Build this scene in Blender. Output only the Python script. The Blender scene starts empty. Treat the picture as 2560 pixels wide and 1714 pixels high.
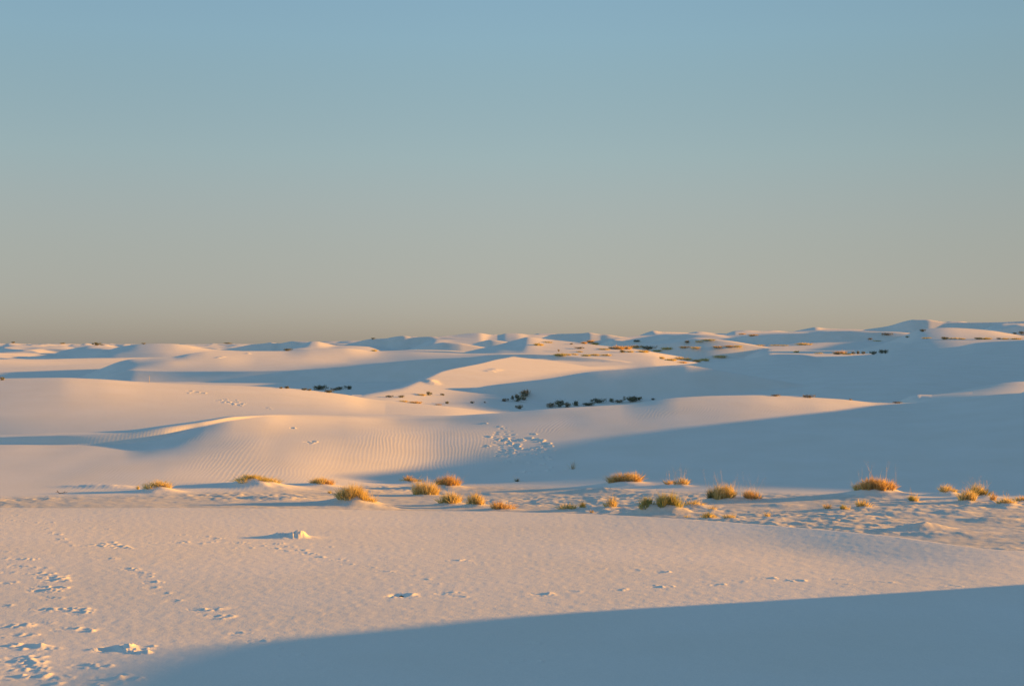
import bpy, math, os, random
import numpy as np
from mathutils import Vector

# ------------------------------------------------------------------ camera, sky, sun, exposure
scene = bpy.context.scene
scene.render.engine = 'CYCLES'
EYE = 8.0                                     # camera height above the datum
cam_d = bpy.data.cameras.new('camera'); cam = bpy.data.objects.new('camera', cam_d)
scene.collection.objects.link(cam); scene.camera = cam
cam.location = (0, 0, EYE); cam.rotation_euler = (math.radians(90), 0, 0)
cam_d.sensor_width = 36.0; cam_d.lens = 36.0 * 3517.0 / 2560.0
cam_d.clip_start = 0.1; cam_d.clip_end = 30000
SUN_AZ, SUN_EL = 76.0, 6.0                    # azimuth clockwise from the viewing direction
sun_dir = Vector((math.sin(math.radians(SUN_AZ))*math.cos(math.radians(SUN_EL)), math.cos(math.radians(SUN_AZ))*math.cos(math.radians(SUN_EL)), math.sin(math.radians(SUN_EL))))
sl = bpy.data.lights.new('sun', 'SUN'); so = bpy.data.objects.new('sun', sl)
scene.collection.objects.link(so)
so.rotation_euler = sun_dir.to_track_quat('Z', 'Y').to_euler()
sl.energy = 4.8; sl.angle = math.radians(0.65); sl.color = (1.0, 0.45, 0.05)
SKY_EL = [(0, (.315, .385, .87)), (.045, (.36, .355, .51)), (.09, (.47, .42, .48)), (.13, (.505, .49, .52)), (.21, (.55, .595, .585)), (.4, (.68, .84, .95)), (.7, (.76, .955, 1.13)), (1.0, (.79, .97, 1.20))]
SKY_X = [(0, (1.0, 1.0, 1.0)), (.33, (.93, .93, .94)), (.5, (1, 1, 1)), (.67, (.60, .62, .62)), (1, (.4, .4, .42))]
world = bpy.data.worlds.new('World'); scene.world = world; world.use_nodes = True
wn = world.node_tree.nodes; wl = world.node_tree.links
wn.clear()
wo = wn.new('ShaderNodeOutputWorld'); bg = wn.new('ShaderNodeBackground')
sky = wn.new('ShaderNodeTexSky'); sky.sky_type = 'NISHITA'; sky.sun_disc = False
sky.sun_elevation = math.radians(SUN_EL); sky.sun_rotation = math.radians(SUN_AZ)
sky.air_density = 1.0; sky.dust_density = 1.0; sky.ozone_density = 1.0; sky.altitude = 1200
geo = wn.new('ShaderNodeTexCoord'); sep = wn.new('ShaderNodeSeparateXYZ')
wl.new(geo.outputs['Generated'], sep.inputs[0])
def ramp(stops):
    r = wn.new('ShaderNodeValToRGB'); e = r.color_ramp.elements
    e[0].position, e[0].color = stops[0][0], (*stops[0][1], 1)
    e[1].position, e[1].color = stops[-1][0], (*stops[-1][1], 1)
    r.color_ramp.interpolation = 'B_SPLINE'
    for p, c in stops[1:-1]:
        k = e.new(p); k.color = (*c, 1)
    return r
def mul(a, b):
    m = wn.new('ShaderNodeMix'); m.data_type = 'RGBA'; m.blend_type = 'MULTIPLY'; m.inputs['Factor'].default_value = 1
    wl.new(a, m.inputs['A']); wl.new(b, m.inputs['B']); return m.outputs['Result']
# sky model graded to fit: less red low down, bluer overhead, dimmer to both sides
r1 = ramp([(p, tuple(c*.5 for c in q)) for p, q in SKY_EL]); wl.new(sep.outputs['Z'], r1.inputs[0])
mx = wn.new('ShaderNodeMath'); mx.operation = 'MULTIPLY_ADD'; mx.inputs[1].default_value = .5; mx.inputs[2].default_value = .5
wl.new(sep.outputs['X'], mx.inputs[0])
r2 = ramp(SKY_X); wl.new(mx.outputs[0], r2.inputs[0])
dbl = wn.new('ShaderNodeVectorMath'); dbl.operation = 'SCALE'; dbl.inputs['Scale'].default_value = 2.0
wl.new(mul(mul(sky.outputs[0], r1.outputs[0]), r2.outputs[0]), dbl.inputs[0]); wl.new(dbl.outputs[0], bg.inputs[0]); bg.inputs[1].default_value = 0.125
wl.new(bg.outputs[0], wo.inputs[0])
scene.view_settings.view_transform = 'Standard'; scene.view_settings.look = 'None'
scene.view_settings.exposure = 1.5; scene.view_settings.gamma = 1.0

# ------------------------------------------------------------------ terrain
F = 3517.0; CX = 1280.0; HY = 857.0

def pchip(xs, ys, x):
    xs = np.asarray(xs, float); ys = np.asarray(ys, float)
    if len(xs) == 1: return np.full_like(x, ys[0])
    h = np.diff(xs); s = np.diff(ys) / h
    m = np.zeros_like(ys)
    m[0] = s[0]; m[-1] = s[-1]
    for i in range(1, len(xs) - 1):
        if s[i-1] * s[i] > 0:
            w1 = 2*h[i] + h[i-1]; w2 = h[i] + 2*h[i-1]
            m[i] = (w1 + w2) / (w1/s[i-1] + w2/s[i])
    xc = np.clip(x, xs[0], xs[-1])
    i = np.clip(np.searchsorted(xs, xc) - 1, 0, len(xs) - 2)
    t = (xc - xs[i]) / h[i]
    return ((1+2*t)*(1-t)**2*ys[i] + t*(1-t)**2*h[i]*m[i] + t*t*(3-2*t)*ys[i+1] + t*t*(t-1)*h[i]*m[i+1])

def R(px, row, d):           # a point seen at a pixel of the photo, d metres away -> (px, d, z)
    return (px, d, -(row - HY) / F * d)
def Zc(px, d, z): return (px, d, z)

def layer(curves, sharp=(), front=0.6, back=0.6, lo=None, hi=None, fade=60, fhi=None):
    """height of one dune on the grid: curves run across, near to far"""
    px = CX + US * F
    K = []
    for c in curves:
        a = np.array(c, float)
        K.append((pchip(a[:, 0], a[:, 1], px), pchip(a[:, 0], a[:, 2], px)))
    n = len(K)
    D = np.array([k[0] for k in K]); H = np.array([k[1] for k in K])
    for i in range(1, n): D[i] = np.maximum(D[i], D[i-1] + 0.3)
    hh = np.diff(D, axis=0); s = np.diff(H, axis=0) / hh
    mL = np.zeros_like(H); mR = np.zeros_like(H)
    for i in range(n):
        if i == 0: mL[i] = mR[i] = s[0]
        elif i == n-1: mL[i] = mR[i] = s[-1]
        elif i in sharp: mL[i] = s[i-1]; mR[i] = s[i]
        else:
            a, b = s[i-1], s[i]
            w1 = 2*hh[i] + hh[i-1]; w2 = hh[i] + 2*hh[i-1]
            with np.errstate(divide='ignore', invalid='ignore'):
                v = np.where(a*b > 0, (w1+w2) / (w1/a + w2/b), 0.0)
            mL[i] = mR[i] = v
    Dg = DS[:, None]
    out = np.full((len(DS), len(US)), -99.0, np.float32)
    out[:] = np.where(Dg < D[0], H[0] - front * (D[0] - Dg), H[-1] - back * (Dg - D[-1]))
    for i in range(n-1):
        msk = (Dg >= D[i]) & (Dg <= D[i+1])
        t = np.clip((Dg - D[i]) / hh[i], 0, 1)
        v = ((1+2*t)*(1-t)**2*H[i] + t*(1-t)**2*hh[i]*mR[i] + t*t*(3-2*t)*H[i+1] + t*t*(t-1)*hh[i]*mL[i+1])
        out = np.where(msk, v, out)
    if lo is not None:
        q = np.clip((lo - px) / fade, 0, 40); out -= (q*q*.9)[None, :]
    if hi is not None:
        q = np.clip((px - hi) / (fhi or fade), 0, 40); out -= (q*q*.9)[None, :]
    return out.astype(np.float32)

def hashf(ix, iy, seed):
    h = (ix.astype(np.int64) * 374761393 + iy.astype(np.int64) * 668265263 + seed * 144665) & 0xffffffff
    h = ((h ^ (h >> 13)) * 1274126177) & 0xffffffff
    return ((h ^ (h >> 16)) & 0xffff).astype(np.float32) / 65535.0
def vnoise(x, y, seed=0):
    ix = np.floor(x); iy = np.floor(y); fx = x - ix; fy = y - iy
    fx = fx*fx*fx*(fx*(fx*6-15)+10); fy = fy*fy*fy*(fy*(fy*6-15)+10)
    a = hashf(ix, iy, seed); b = hashf(ix+1, iy, seed); c = hashf(ix, iy+1, seed); d = hashf(ix+1, iy+1, seed)
    return (a*(1-fx)*(1-fy) + b*fx*(1-fy) + c*(1-fx)*fy + d*fx*fy) * 2 - 1
def fbm(x, y, octs, seed=0, gain=0.5):
    o = 0; a = 1
    for k in range(octs):
        ca, sa = math.cos(k*1.3+.4), math.sin(k*1.3+.4)
        o = o + a * vnoise((x*ca - y*sa) * 2**k, (x*sa + y*ca) * 2**k, seed + k*17); a *= gain
    return o
def smooth(a, b, x):
    t = np.clip((x - a) / (b - a), 0, 1); return t*t*(3-2*t)

def spaced(a, b, n): return np.linspace(a, b, n, endpoint=False)
Q = 1.0
UIN = 0.385
nin = int(1750*Q)
US = np.concatenate([-UIN - (np.geomspace(0.004, 4.0, int(140*Q))[::-1]), np.linspace(-UIN, UIN, nin),
                     UIN + np.geomspace(0.002, 6.0, int(420*Q))])
seg = [(1.0, 12.0, 40), (12.0, 36.5, 420), (36.5, 62, 260), (62, 92, 420), (92, 180, 400)]
DS = np.concatenate([spaced(a, b, int(n*Q)) for a, b, n in seg[:1]] +
                    [np.geomspace(a, b, int(n*Q), endpoint=False) for a, b, n in seg[1:]] +
                    [np.geomspace(180, 700, int(700*Q), endpoint=False), np.geomspace(700, 6000, int(120*Q))])
X = (DS[:, None] * US[None, :]).astype(np.float32)
Y = np.repeat(DS[:, None], len(US), 1).astype(np.float32)

# the old dune under the photographer's feet, running down to its brink
A = layer([
    [Zc(0, 1, -1.60)],
    [Zc(-9000, 6, -2.3), Zc(1280, 6, -2.35), Zc(9000, 6, -1.6)],
    [R(0, 1714, 13.2), R(1280, 1714, 13.0), R(2560, 1714, 12.7), Zc(9000, 13, -2.7)],
    [R(0, 1470, 20.5), R(1280, 1465, 20.5), R(2560, 1466, 19.7), Zc(9000, 19.7, -3.15)],
    [R(0, 1330, 27.8), R(1280, 1347, 28.2), R(1900, 1362, 26.8), R(2560, 1405, 22.9), Zc(9000, 22.9, -3.75)],
    [R(0, 1266, 34.0), R(656, 1268, 34.5), R(1093, 1275, 34.9), R(1420, 1281, 34.4), R(1640, 1290, 33.0), R(1858, 1304, 31.1), R(2186, 1331, 27.7), R(2560, 1372, 24.6), Zc(6000, 24, -4.0)],
], sharp=(5,), back=0.55)

FOOT = [R(0, 1236, 55.6), R(330, 1230, 56.8), R(700, 1217, 60), R(1093, 1206, 65.2), R(1300, 1211, 63.6), R(1640, 1219, 60.2), R(1970, 1227, 57.5), R(2186, 1236, 55.7), R(2560, 1246, 53.8), Zc(3300, 52, -5.7)]
CREST = [Zc(-700, 73, -5.4), R(0, 1092, 74), R(147, 1087, 74), R(305, 1081, 74.5), R(404, 1068, 75.2), R(477, 1058, 76.0), R(514, 1052, 76.5), R(587, 1041, 78), R(661, 1037, 80), R(734, 1037, 82), R(860, 1042, 84), R(1000, 1046, 86), R(1107, 1044, 86), R(1254, 1033, 86.5), R(1400, 1022, 87.5), R(1550, 1012, 89), R(1700, 994, 91), R(1773, 990, 92), R(1865, 988, 93), R(1957, 989, 94), R(2030, 993, 94.5), R(2104, 998, 95), R(2196, 1007, 95), R(2251, 1008, 95), R(2361, 1002, 94), R(2453, 995, 93), R(2560, 981, 92), Zc(2900, 88, -1.9), Zc(3300, 86, -0.9), Zc(3800, 86, -1.0)]
SLIP = [Zc(-700, 72, -6.0), R(0, 1109, 73.35), R(147, 1111, 73.15), R(305, 1111, 73.4), R(404, 1096, 74.2), R(477, 1073, 75.5), R(514, 1064, 76.05), R(587, 1049, 77.6), R(661, 1041, 79.5), R(734, 1042, 81), R(860, 1047, 82.8), R(1000, 1053, 84.2), R(1107, 1053, 84), R(1254, 1043, 84.4), R(1400, 1032, 85.3), R(1550, 1022, 86.5), R(1700, 1004, 88.4), R(1865, 998, 89.8), R(2030, 1003, 91), R(2251, 1018, 91.5), R(2560, 991, 89), Zc(2900, 85, -2.1), Zc(3300, 84, -1.1), Zc(3800, 84, -1.2)]
C = layer([
    [Zc(0, 30, -5.75)],
    FOOT,
    [R(0, 1146, 67), R(305, 1148, 67), R(514, 1118, 70), R(661, 1095, 73), R(860, 1084, 76), R(1107, 1084, 78), R(1400, 1075, 79), R(1865, 1058, 80), R(2251, 1060, 79), R(2560, 1045, 77)],
    SLIP,
    CREST,
    [Zc(0, 88, -6.2), Zc(600, 92, -5.4), Zc(1000, 100, -5.0), Zc(1254, 104, -6.0), Zc(1500, 104, -6.3), Zc(2200, 106, -5.8), Zc(2560, 104, -4.6), Zc(3300, 98, -3.6)],
], sharp=(3,), back=0.3)

D = layer([
    [Zc(0, 80, -6.2), Zc(1500, 80, -6.2)],
    [Zc(-600, 88, -4.2), Zc(0, 88, -4.45), Zc(500, 90, -4.6), Zc(900, 92, -4.75), Zc(1107, 94, -4.95), Zc(1254, 96, -5.4)],
    [Zc(-500, 106, -2.6), R(-60, 947, 107), R(60, 945.5, 107.5), R(147, 944.5, 108), R(239, 947.5, 109), R(371, 956, 111), R(477, 960.5, 113), R(587, 964, 115), R(698, 969, 117), R(771, 975, 118), R(860, 986, 118), R(923, 997, 117), R(997, 1005, 116), R(1107, 1015, 114), R(1180, 1024, 112), R(1254, 1033, 110), R(1400, 1050, 109)],
    [Zc(-500, 140, -6.5), Zc(0, 140, -6.5), Zc(1400, 130, -7.5)],
], back=0.3, hi=1400)

# plateau and basin
BASE = (-7.2 + 0.4*smooth(90, 130, Y)*0 - 0.2*smooth(170, 230, Y) - 1.1*smooth(310, 380, Y)*smooth(-25, -50, X) - 0.2*np.exp(-((X)/20)**2)*smooth(90, 110, Y)*0).astype(np.float32)

BS = layer([   # floor of the basin, in the shade
    [Zc(880, 100, -5.6), Zc(1107, 100, -5.7), Zc(1217, 100, -6.0), Zc(1400, 100, -6.3), Zc(1710, 100, -6.4)],
    [Zc(880, 138, -5.4), Zc(1107, 138, -5.5), Zc(1217, 138, -5.8), Zc(1400, 138, -6.2), Zc(1710, 138, -6.3)],
    [Zc(880, 160, -5.4), Zc(1107, 160, -5.6), Zc(1217, 160, -5.9), Zc(1400, 160, -6.3), Zc(1710, 160, -6.4)],
], lo=820, hi=2100, fade=80)
E2 = layer([   # slip-faced dune behind the basin
    [Zc(1000, 128, -5.7), Zc(1217, 130, -6.0), Zc(1400, 130, -6.35), Zc(1710, 132, -6.5)],
    [Zc(1000, 139, -5.55), Zc(1217, 138.5, -5.75), Zc(1364, 138.5, -5.95), Zc(1710, 138.5, -5.8)],
    [R(1040, 1000, 143), R(1107, 984, 143), R(1162, 975, 143), R(1217, 962, 143), R(1291, 953, 143.5), R(1364, 945, 144), R(1474, 927, 145), R(1584, 919, 146), R(1710, 910, 147), Zc(1760, 147, -2.6), Zc(1900, 147, -5)],
    [Zc(1040, 147, -6.0), Zc(1217, 147, -5.0), Zc(1474, 149, -3.6), Zc(1710, 152, -2.8)],
], sharp=(2,), lo=1080, hi=1740, fade=50, fhi=80)
E1 = layer([
    [Zc(860, 112, -5.5), Zc(990, 122, -5.5), Zc(1052, 128, -5.5), Zc(1107, 138, -5.6), Zc(1162, 143, -5.9), Zc(1217, 148, -6.2), Zc(1300, 165, -6.6), Zc(1710, 200, -6)],
    [Zc(905, 124, -5.2), Zc(990, 132, -4.95), Zc(1052, 139, -4.65), Zc(1107, 146, -4.3), Zc(1162, 154, -4.1), Zc(1217, 164, -4.0), Zc(1300, 188, -3.95), Zc(1460, 220, -3.7), Zc(1600, 240, -3.6), Zc(1710, 240, -3.8)],
    [R(905, 987, 132), R(990, 970, 140), R(1052, 947, 148), R(1107, 927, 155), R(1162, 916, 164), R(1199, 909, 176), R(1254, 896, 215), R(1300, 888, 275), R(1460, 889, 320), R(1600, 892, 320), R(1650, 896, 310), R(1710, 910, 280)],
    [Zc(905, 150, -6.5), Zc(1199, 215, -6), Zc(1300, 330, -5)],
], lo=880, hi=1630, fade=30, fhi=60)

FF = layer([
    [Zc(0, 240, -7.4), Zc(300, 241, -7.4), Zc(430, 242, -7.4), Zc(643, 242, -7.4), Zc(1254, 240, -7.4)],
    [Zc(0, 256, -7.0), R(300, 925, 254), R(430, 928, 252), R(643, 927, 250), R(734, 925, 250), R(860, 917, 249), R(960, 907, 249), R(1070, 897, 249), R(1180, 892, 249), R(1254, 886, 249), R(1400, 884, 249)],
    [Zc(0, 262, -6.6), Zc(300, 268, -4.6), Zc(430, 280, -3.6), Zc(540, 290, -3.5), Zc(643, 300, -3.7), Zc(750, 300, -3.95), Zc(860, 300, -4.2), Zc(960, 300, -3.9), Zc(1070, 300, -3.3), Zc(1254, 310, -2.45)],
    [R(264, 912, 285), R(294, 901, 290), R(336, 896, 296), R(386, 893, 305), R(430, 891, 312), R(476, 883, 322), R(522, 878, 335), R(600, 877, 350), R(705, 877, 365), R(779, 872, 375), R(860, 870, 385), R(952, 877, 400), R(1044, 874, 410), R(1117, 875, 420), R(1172, 879, 425), R(1245, 880, 430), R(1400, 880, 430)],
], sharp=(1,), back=0.12, lo=345, hi=1290, fade=90, fhi=220)

RR = layer([   # long dark slope right of the basin
    [Zc(1300, 128, -6.8), Zc(1900, 118, -6.3), Zc(2200, 112, -5.9), Zc(2560, 150, -4.4), Zc(3300, 150, -3)],
    [Zc(1500, 175, -5.6), Zc(1900, 175, -3.6), Zc(2200, 175, -2.9), Zc(2560, 180, -2.0), Zc(3300, 180, 2.5), Zc(5000, 180, 5)],
    [Zc(1500, 232, -5.0), R(1710, 911, 232), R(1800, 904, 235), R(1860, 898, 238), R(1950, 885, 240), R(2000, 886, 242), R(2060, 893, 244), R(2130, 889, 246), R(2200, 883, 248), R(2230, 876, 250), R(2330, 872, 252), R(2400, 865, 253), R(2440, 857, 254), R(2560, 850, 255), Zc(3000, 255, 4), Zc(3600, 255, 6)],
    [Zc(1500, 270, -6), Zc(2000, 275, -4), Zc(2560, 290, -1), Zc(3600, 300, 3)],
], back=0.2, lo=1650, fade=60)

PL = layer([   # lit shelf beyond the crest at the right edge
    [Zc(2200, 88, -5.6), Zc(2560, 88, -5.0)],
    [Zc(2250, 99, -4.6), Zc(2330, 99, -4.05), Zc(2560, 97, -3.5), Zc(3300, 97, -4.5)],
    [Zc(2330, 114, -4.2), Zc(2560, 112, -3.6), Zc(3300, 118, -5)],
    [Zc(2330, 120, -4.5), Zc(2560, 123, -3.35), Zc(3300, 130, -5)],
], back=0.1, lo=2300, hi=3400, fade=60)

# unseen dunes beside the view, crests shaped to put the shadows across it
def on_surface(L, px, row):
    j = np.searchsorted(US, (px - CX)/F); r = HY - F*L[:, j]/DS
    r = np.minimum.accumulate(r); i = np.argmax(r <= row); return DS[i], float(L[i, j])
TS, TC = .9703, .2419
def caster(L, edge, xc, left, right, ext0, ext1, name):
    yy, hh = [], []
    for px, row in edge:
        d, z = on_surface(L, px, row); x = (px-CX)/F*d; t = (xc - x)/TS
        yy.append(d + TC*t); hh.append(z + t*math.tan(math.radians(6.0)))
    o = np.argsort(yy); yy = np.array(yy)[o]; hh = np.array(hh)[o]
    yy = np.concatenate([[yy[0]-ext0[0]], yy, [yy[-1]+ext1[0]]]); hh = np.concatenate([[hh[0]+ext0[1]], hh, [hh[-1]+ext1[1]]])
    k_ = [0]                                  # keep the crest a clean falling line
    for q_ in range(1, len(yy)):
        if yy[q_] - yy[k_[-1]] > .3: k_.append(q_)
    if k_[-1] != len(yy)-1: k_[-1] = len(yy)-1
    yy = yy[k_]; hh = hh[k_]
    h = pchip(yy, hh, Y - TC/TS*(X - xc)*0)
    h = h - 2.0*np.maximum(Y - yy[-1], 0) - 1.2*np.maximum(yy[0] - Y, 0)
    dx = X - xc
    q = np.where(dx < 0, -dx*left, dx*right)
    return (h - np.sqrt(q*q + .04) + .2).astype(np.float32)
EDGE_A = [(150, 1714), (328, 1652), (492, 1618), (875, 1582), (1280, 1543), (1640, 1525), (1858, 1509), (2186, 1487), (2560, 1466)]
EDGE_C = [(2560, 1240), (2186, 1230), (1970, 1222), (1640, 1215), (1300, 1208), (875, 1191), (1093, 1164), (1280, 1131), (1420, 1106), (1640, 1077), (1858, 1052), (2077, 1028), (2230, 1010)]
W1 = caster(A, EDGE_A, 16.0, .5, .12, (16, .8), (2, -1.0), 'A')
W2 = caster(C, EDGE_C, 37.0, .4, .1, (3, -1.5), (4, -2), 'C')
W3 = layer([[Zc(1280, 110, -8)], [Zc(1280, 140, -4)], [Zc(1280, 165, 1)], [Zc(1280, 250, 1)], [Zc(1280, 290, -4)]])
W3 = (pchip([60, 115, 136, 146, 156, 180, 205, 255, 300, 330], [-6, -.5, 2.6, 5.8, 6.9, 7.5, 7.2, 5.4, -1, -8], Y) - np.where(X < 110, (110-X)*.32, (X-110)*.05)).astype(np.float32)  # added unseen hill, heights set to shade the basin and the slope beside it

def crestline(pts, d, depth=60, dark=True, floor=-7.0, rise=None, lo=None, hi=None, fade=30):
    fh = max(fade, 95)
    """a far dune whose top is seen along pts; dark = slip face towards the camera"""
    top = [R(p[0], p[1], (p[2] if len(p) > 2 else d)) for p in pts]
    if dark:
        foot = [Zc(t[0], t[1] - max(1.0, (t[2]-floor)/0.58), floor) for t in top]
        back = [Zc(t[0], t[1] + depth, floor+1) for t in top]
        return layer([foot, top, back], sharp=(1,), back=.1, lo=lo or pts[0][0], hi=hi or pts[-1][0], fade=fade, fhi=fh)
    foot = [Zc(t[0], t[1] - depth, floor) for t in top]
    back = [Zc(t[0], t[1] + depth*.35, floor) for t in top]
    return layer([foot, top, back], back=.3, lo=lo or pts[0][0], hi=hi or pts[-1][0], fade=fade, fhi=fh)
LAY = [A, C, D, BASE, BS, E2, E1, FF, RR, PL, W1, W2, W3]
def shelf(brink, top, slip=True, floor=-7.4, lo=None, hi=None, fade=25, back=.15):
    """windward surface seen from its brink (near, low edge) up to its far rim"""
    b = [R(*p) for p in brink]; t = [R(*p) for p in top]
    fh = max(fade, 95)
    k = .58 if slip else .12
    f = [Zc(q[0], q[1] - max(1.5, (q[2]-floor)/k), floor) for q in b]
    return layer([f, b, t], sharp=(1,), back=back, lo=lo if lo is not None else b[0][0], hi=hi or b[-1][0], fade=fade, fhi=fh)
LAY += [
 # far left
 shelf([(-60, 930, 398), (0, 923, 400), (40, 918, 402), (78, 911, 404)], [(-60, 899, 540), (0, 899, 540), (46, 901, 520), (78, 909, 430)], fade=14),
 shelf([(-40, 900, 556), (0, 899, 558), (60, 899, 560), (101, 898, 560)], [(-40, 882, 700), (0, 879, 700), (28, 875, 720), (55, 874, 720), (83, 876, 700), (101, 886, 620)], fade=14),
 shelf([(120, 900, 500), (165, 904, 500), (202, 895, 500), (255, 879, 500)], [(120, 896, 560), (156, 876, 640), (193, 869, 660), (230, 866, 660), (257, 867, 660)], fade=14),
 shelf([(10, 870, 700), (60, 874, 690), (101, 871, 700)], [(10, 866, 850), (37, 862, 900), (73, 863, 900), (101, 866, 850)], fade=14),
 crestline([(95, 870), (110, 864), (156, 862), (174, 865), (190, 868)], 800, fade=14),
 crestline([(-60, 868), (0, 866), (15, 868)], 880, fade=12),
 crestline([(195, 868), (230, 865), (260, 866), (300, 869)], 640, dark=False, depth=80, fade=14),
 # pinkish hill behind the long dune
 layer([[Zc(200, 440, -7), Zc(640, 440, -7)], [R(230, 892, 470), R(300, 884, 470), R(400, 880, 470), R(500, 884, 470), R(600, 886, 470)],
        [R(230, 888, 560), R(280, 872, 560), R(303, 866, 560), R(349, 860, 560), R(400, 858.5, 560), R(430, 859, 560), R(467, 863, 560), R(503, 869, 560), R(535, 873, 560), R(600, 877, 560)]], lo=240, hi=600, fade=25, back=.1),
 # middle
 crestline([(545, 874), (590, 868), (632, 860), (660, 858), (678, 855), (696, 858), (733, 852), (770, 853), (800, 856)], 620, fade=12),
 shelf([(718, 873, 522), (751, 872, 522), (800, 874, 520), (860, 872, 518)], [(724, 871, 560), (751, 862, 580), (779, 853, 590), (792, 853, 590), (803, 858, 580), (834, 861, 600), (860, 862, 600)], slip=False, fade=10),
 crestline([(775, 855), (788, 851), (834, 847), (856, 847), (875, 850)], 800, fade=10),
 crestline([(850, 852), (880, 850), (905, 850)], 760, dark=False, fade=10),
 crestline([(845, 866), (860, 862), (897, 853), (928, 847), (961, 846), (989, 841), (1011, 839), (1025, 842), (1044, 842), (1080, 841), (1100, 843)], 590, fade=12),
 crestline([(1020, 843), (1030, 840.5), (1044, 842)], 640, dark=False, depth=50, fade=6),
 shelf([(1050, 868, 500), (1090, 870, 500), (1135, 874, 500), (1200, 876, 500), (1300, 868, 500)],
       [(1055, 864, 560), (1071, 853, 590), (1090, 842, 620), (1135, 837, 640), (1172, 833, 650), (1200, 832, 650), (1218, 836, 650), (1246, 837, 650), (1264, 833, 660), (1290, 833, 660), (1320, 836, 660)], slip=False, lo=1050, hi=1310, fade=12),
 crestline([(1050, 868), (1080, 860), (1110, 855), (1150, 857), (1185, 868)], 480, fade=14, depth=40),
 crestline([(1200, 854), (1225, 849), (1255, 852), (1285, 860)], 520, fade=14, depth=50),
 crestline([(1212, 836), (1235, 830), (1252, 833)], 760, fade=8),
 layer([[Zc(1150, 300, -7), Zc(1700, 300, -7)], [Zc(1150, 345, -4.2), Zc(1290, 345, -3.6), Zc(1450, 345, -3.9), Zc(1700, 340, -4.6)],
        [R(1150, 882, 380), R(1190, 873, 385), R(1240, 862, 390), R(1290, 849, 400), R(1319, 842, 400), R(1363, 847, 400), R(1446, 856, 395), R(1501, 863, 390), R(1600, 874, 385), R(1650, 885, 380)]], lo=1160, hi=1640, fade=25),
 crestline([(1330, 836), (1345, 832), (1384, 832), (1400, 836)], 760, dark=False, fade=10),
 crestline([(1350, 848), (1384, 835), (1455, 833), (1474, 831), (1483, 835), (1520, 836), (1538, 841), (1560, 850)], 560, fade=12),
 shelf([(1535, 850, 502), (1584, 853, 500), (1639, 847, 499), (1676, 839, 498), (1720, 835, 498)], [(1535, 847, 560), (1593, 839, 640), (1630, 837, 660), (1676, 834, 660), (1720, 833, 660)], fade=14),
 shelf([(1590, 864, 442), (1626, 861, 441), (1665, 858, 440), (1712, 850, 440), (1740, 847, 440)], [(1590, 861, 480), (1640, 851, 540), (1676, 845, 560), (1712, 846, 540), (1740, 845, 540)], fade=14),
 crestline([(1440, 835), (1483, 831), (1560, 834), (1600, 833), (1633, 829), (1660, 831)], 800, fade=14),
 crestline([(1622, 829), (1633, 825.5), (1650, 829)], 900, dark=False, depth=50, fade=8),
 crestline([(1660, 830), (1676, 827), (1703, 825), (1730, 829)], 860, fade=10),
 crestline([(1715, 832), (1746, 827), (1790, 832)], 760, dark=False, depth=60, fade=12),
 shelf([(1690, 850, 480), (1740, 845, 480), (1817, 845, 480), (1884, 839, 478), (1957, 834, 476), (2012, 833, 475), (2067, 828, 475), (2130, 827, 475), (2200, 829, 475)],
       [(1690, 845, 520), (1740, 842, 540), (1817, 838, 560), (1884, 834, 580), (1957, 830, 600), (2012, 827, 620), (2067, 824, 620), (2130, 823, 620), (2200, 824, 620)], fade=20),
 shelf([(1835, 832, 700), (1900, 833, 700)], [(1835, 827, 800), (1865, 825, 800), (1900, 827, 800)], slip=False, fade=10),
 crestline([(1885, 828), (1933, 822), (1975, 826)], 820, fade=12),
 crestline([(1990, 827), (2018, 821), (2040, 817.5), (2060, 820), (2100, 822)], 700, dark=False, depth=60, fade=12),
 crestline([(2060, 822), (2100, 818), (2150, 816), (2200, 817), (2240, 814)], 760, fade=14),
 layer([[Zc(1900, 250, -6), Zc(2400, 250, -5)], [Zc(1900, 258, -2.6), Zc(2400, 258, -2.5)], [Zc(1900, 420, -2.3), Zc(2400, 420, -2.4)], [R(1900, 866, 450), R(2400, 862, 450)],
        [R(1960, 852, 500), R(2000, 841, 500), R(2060, 837, 500), R(2150, 838, 495), R(2300, 838, 490)]], lo=1930, hi=2330, fade=40, back=.15),
 # big dark hill at the right
 crestline([(2170, 822), (2222, 814), (2259, 803), (2286, 798), (2319, 798), (2350, 804), (2390, 805), (2433, 805), (2506, 804), (2560, 802), (2700, 795)], 500, floor=-5, hi=3200, fade=18),
 crestline([(2350, 808), (2375, 803), (2400, 803), (2430, 808)], 540, dark=False, depth=50, fade=10),
 shelf([(2480, 823, 444), (2510, 820, 442), (2545, 814, 442)], [(2480, 815, 480), (2510, 808, 490), (2545, 808, 490)], fade=8),
 layer([[Zc(2200, 290, -6), Zc(2600, 290, -5)], [R(2260, 850, 330), R(2330, 848, 330), R(2430, 848, 330), R(2560, 848, 330), R(2800, 845, 330)],
        [R(2260, 842, 380), R(2304, 818, 400), R(2350, 818, 400), R(2405, 820, 400), R(2470, 825, 395), R(2560, 839, 380), R(2700, 845, 370)]], lo=2400, fade=130, back=.15),
]
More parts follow.
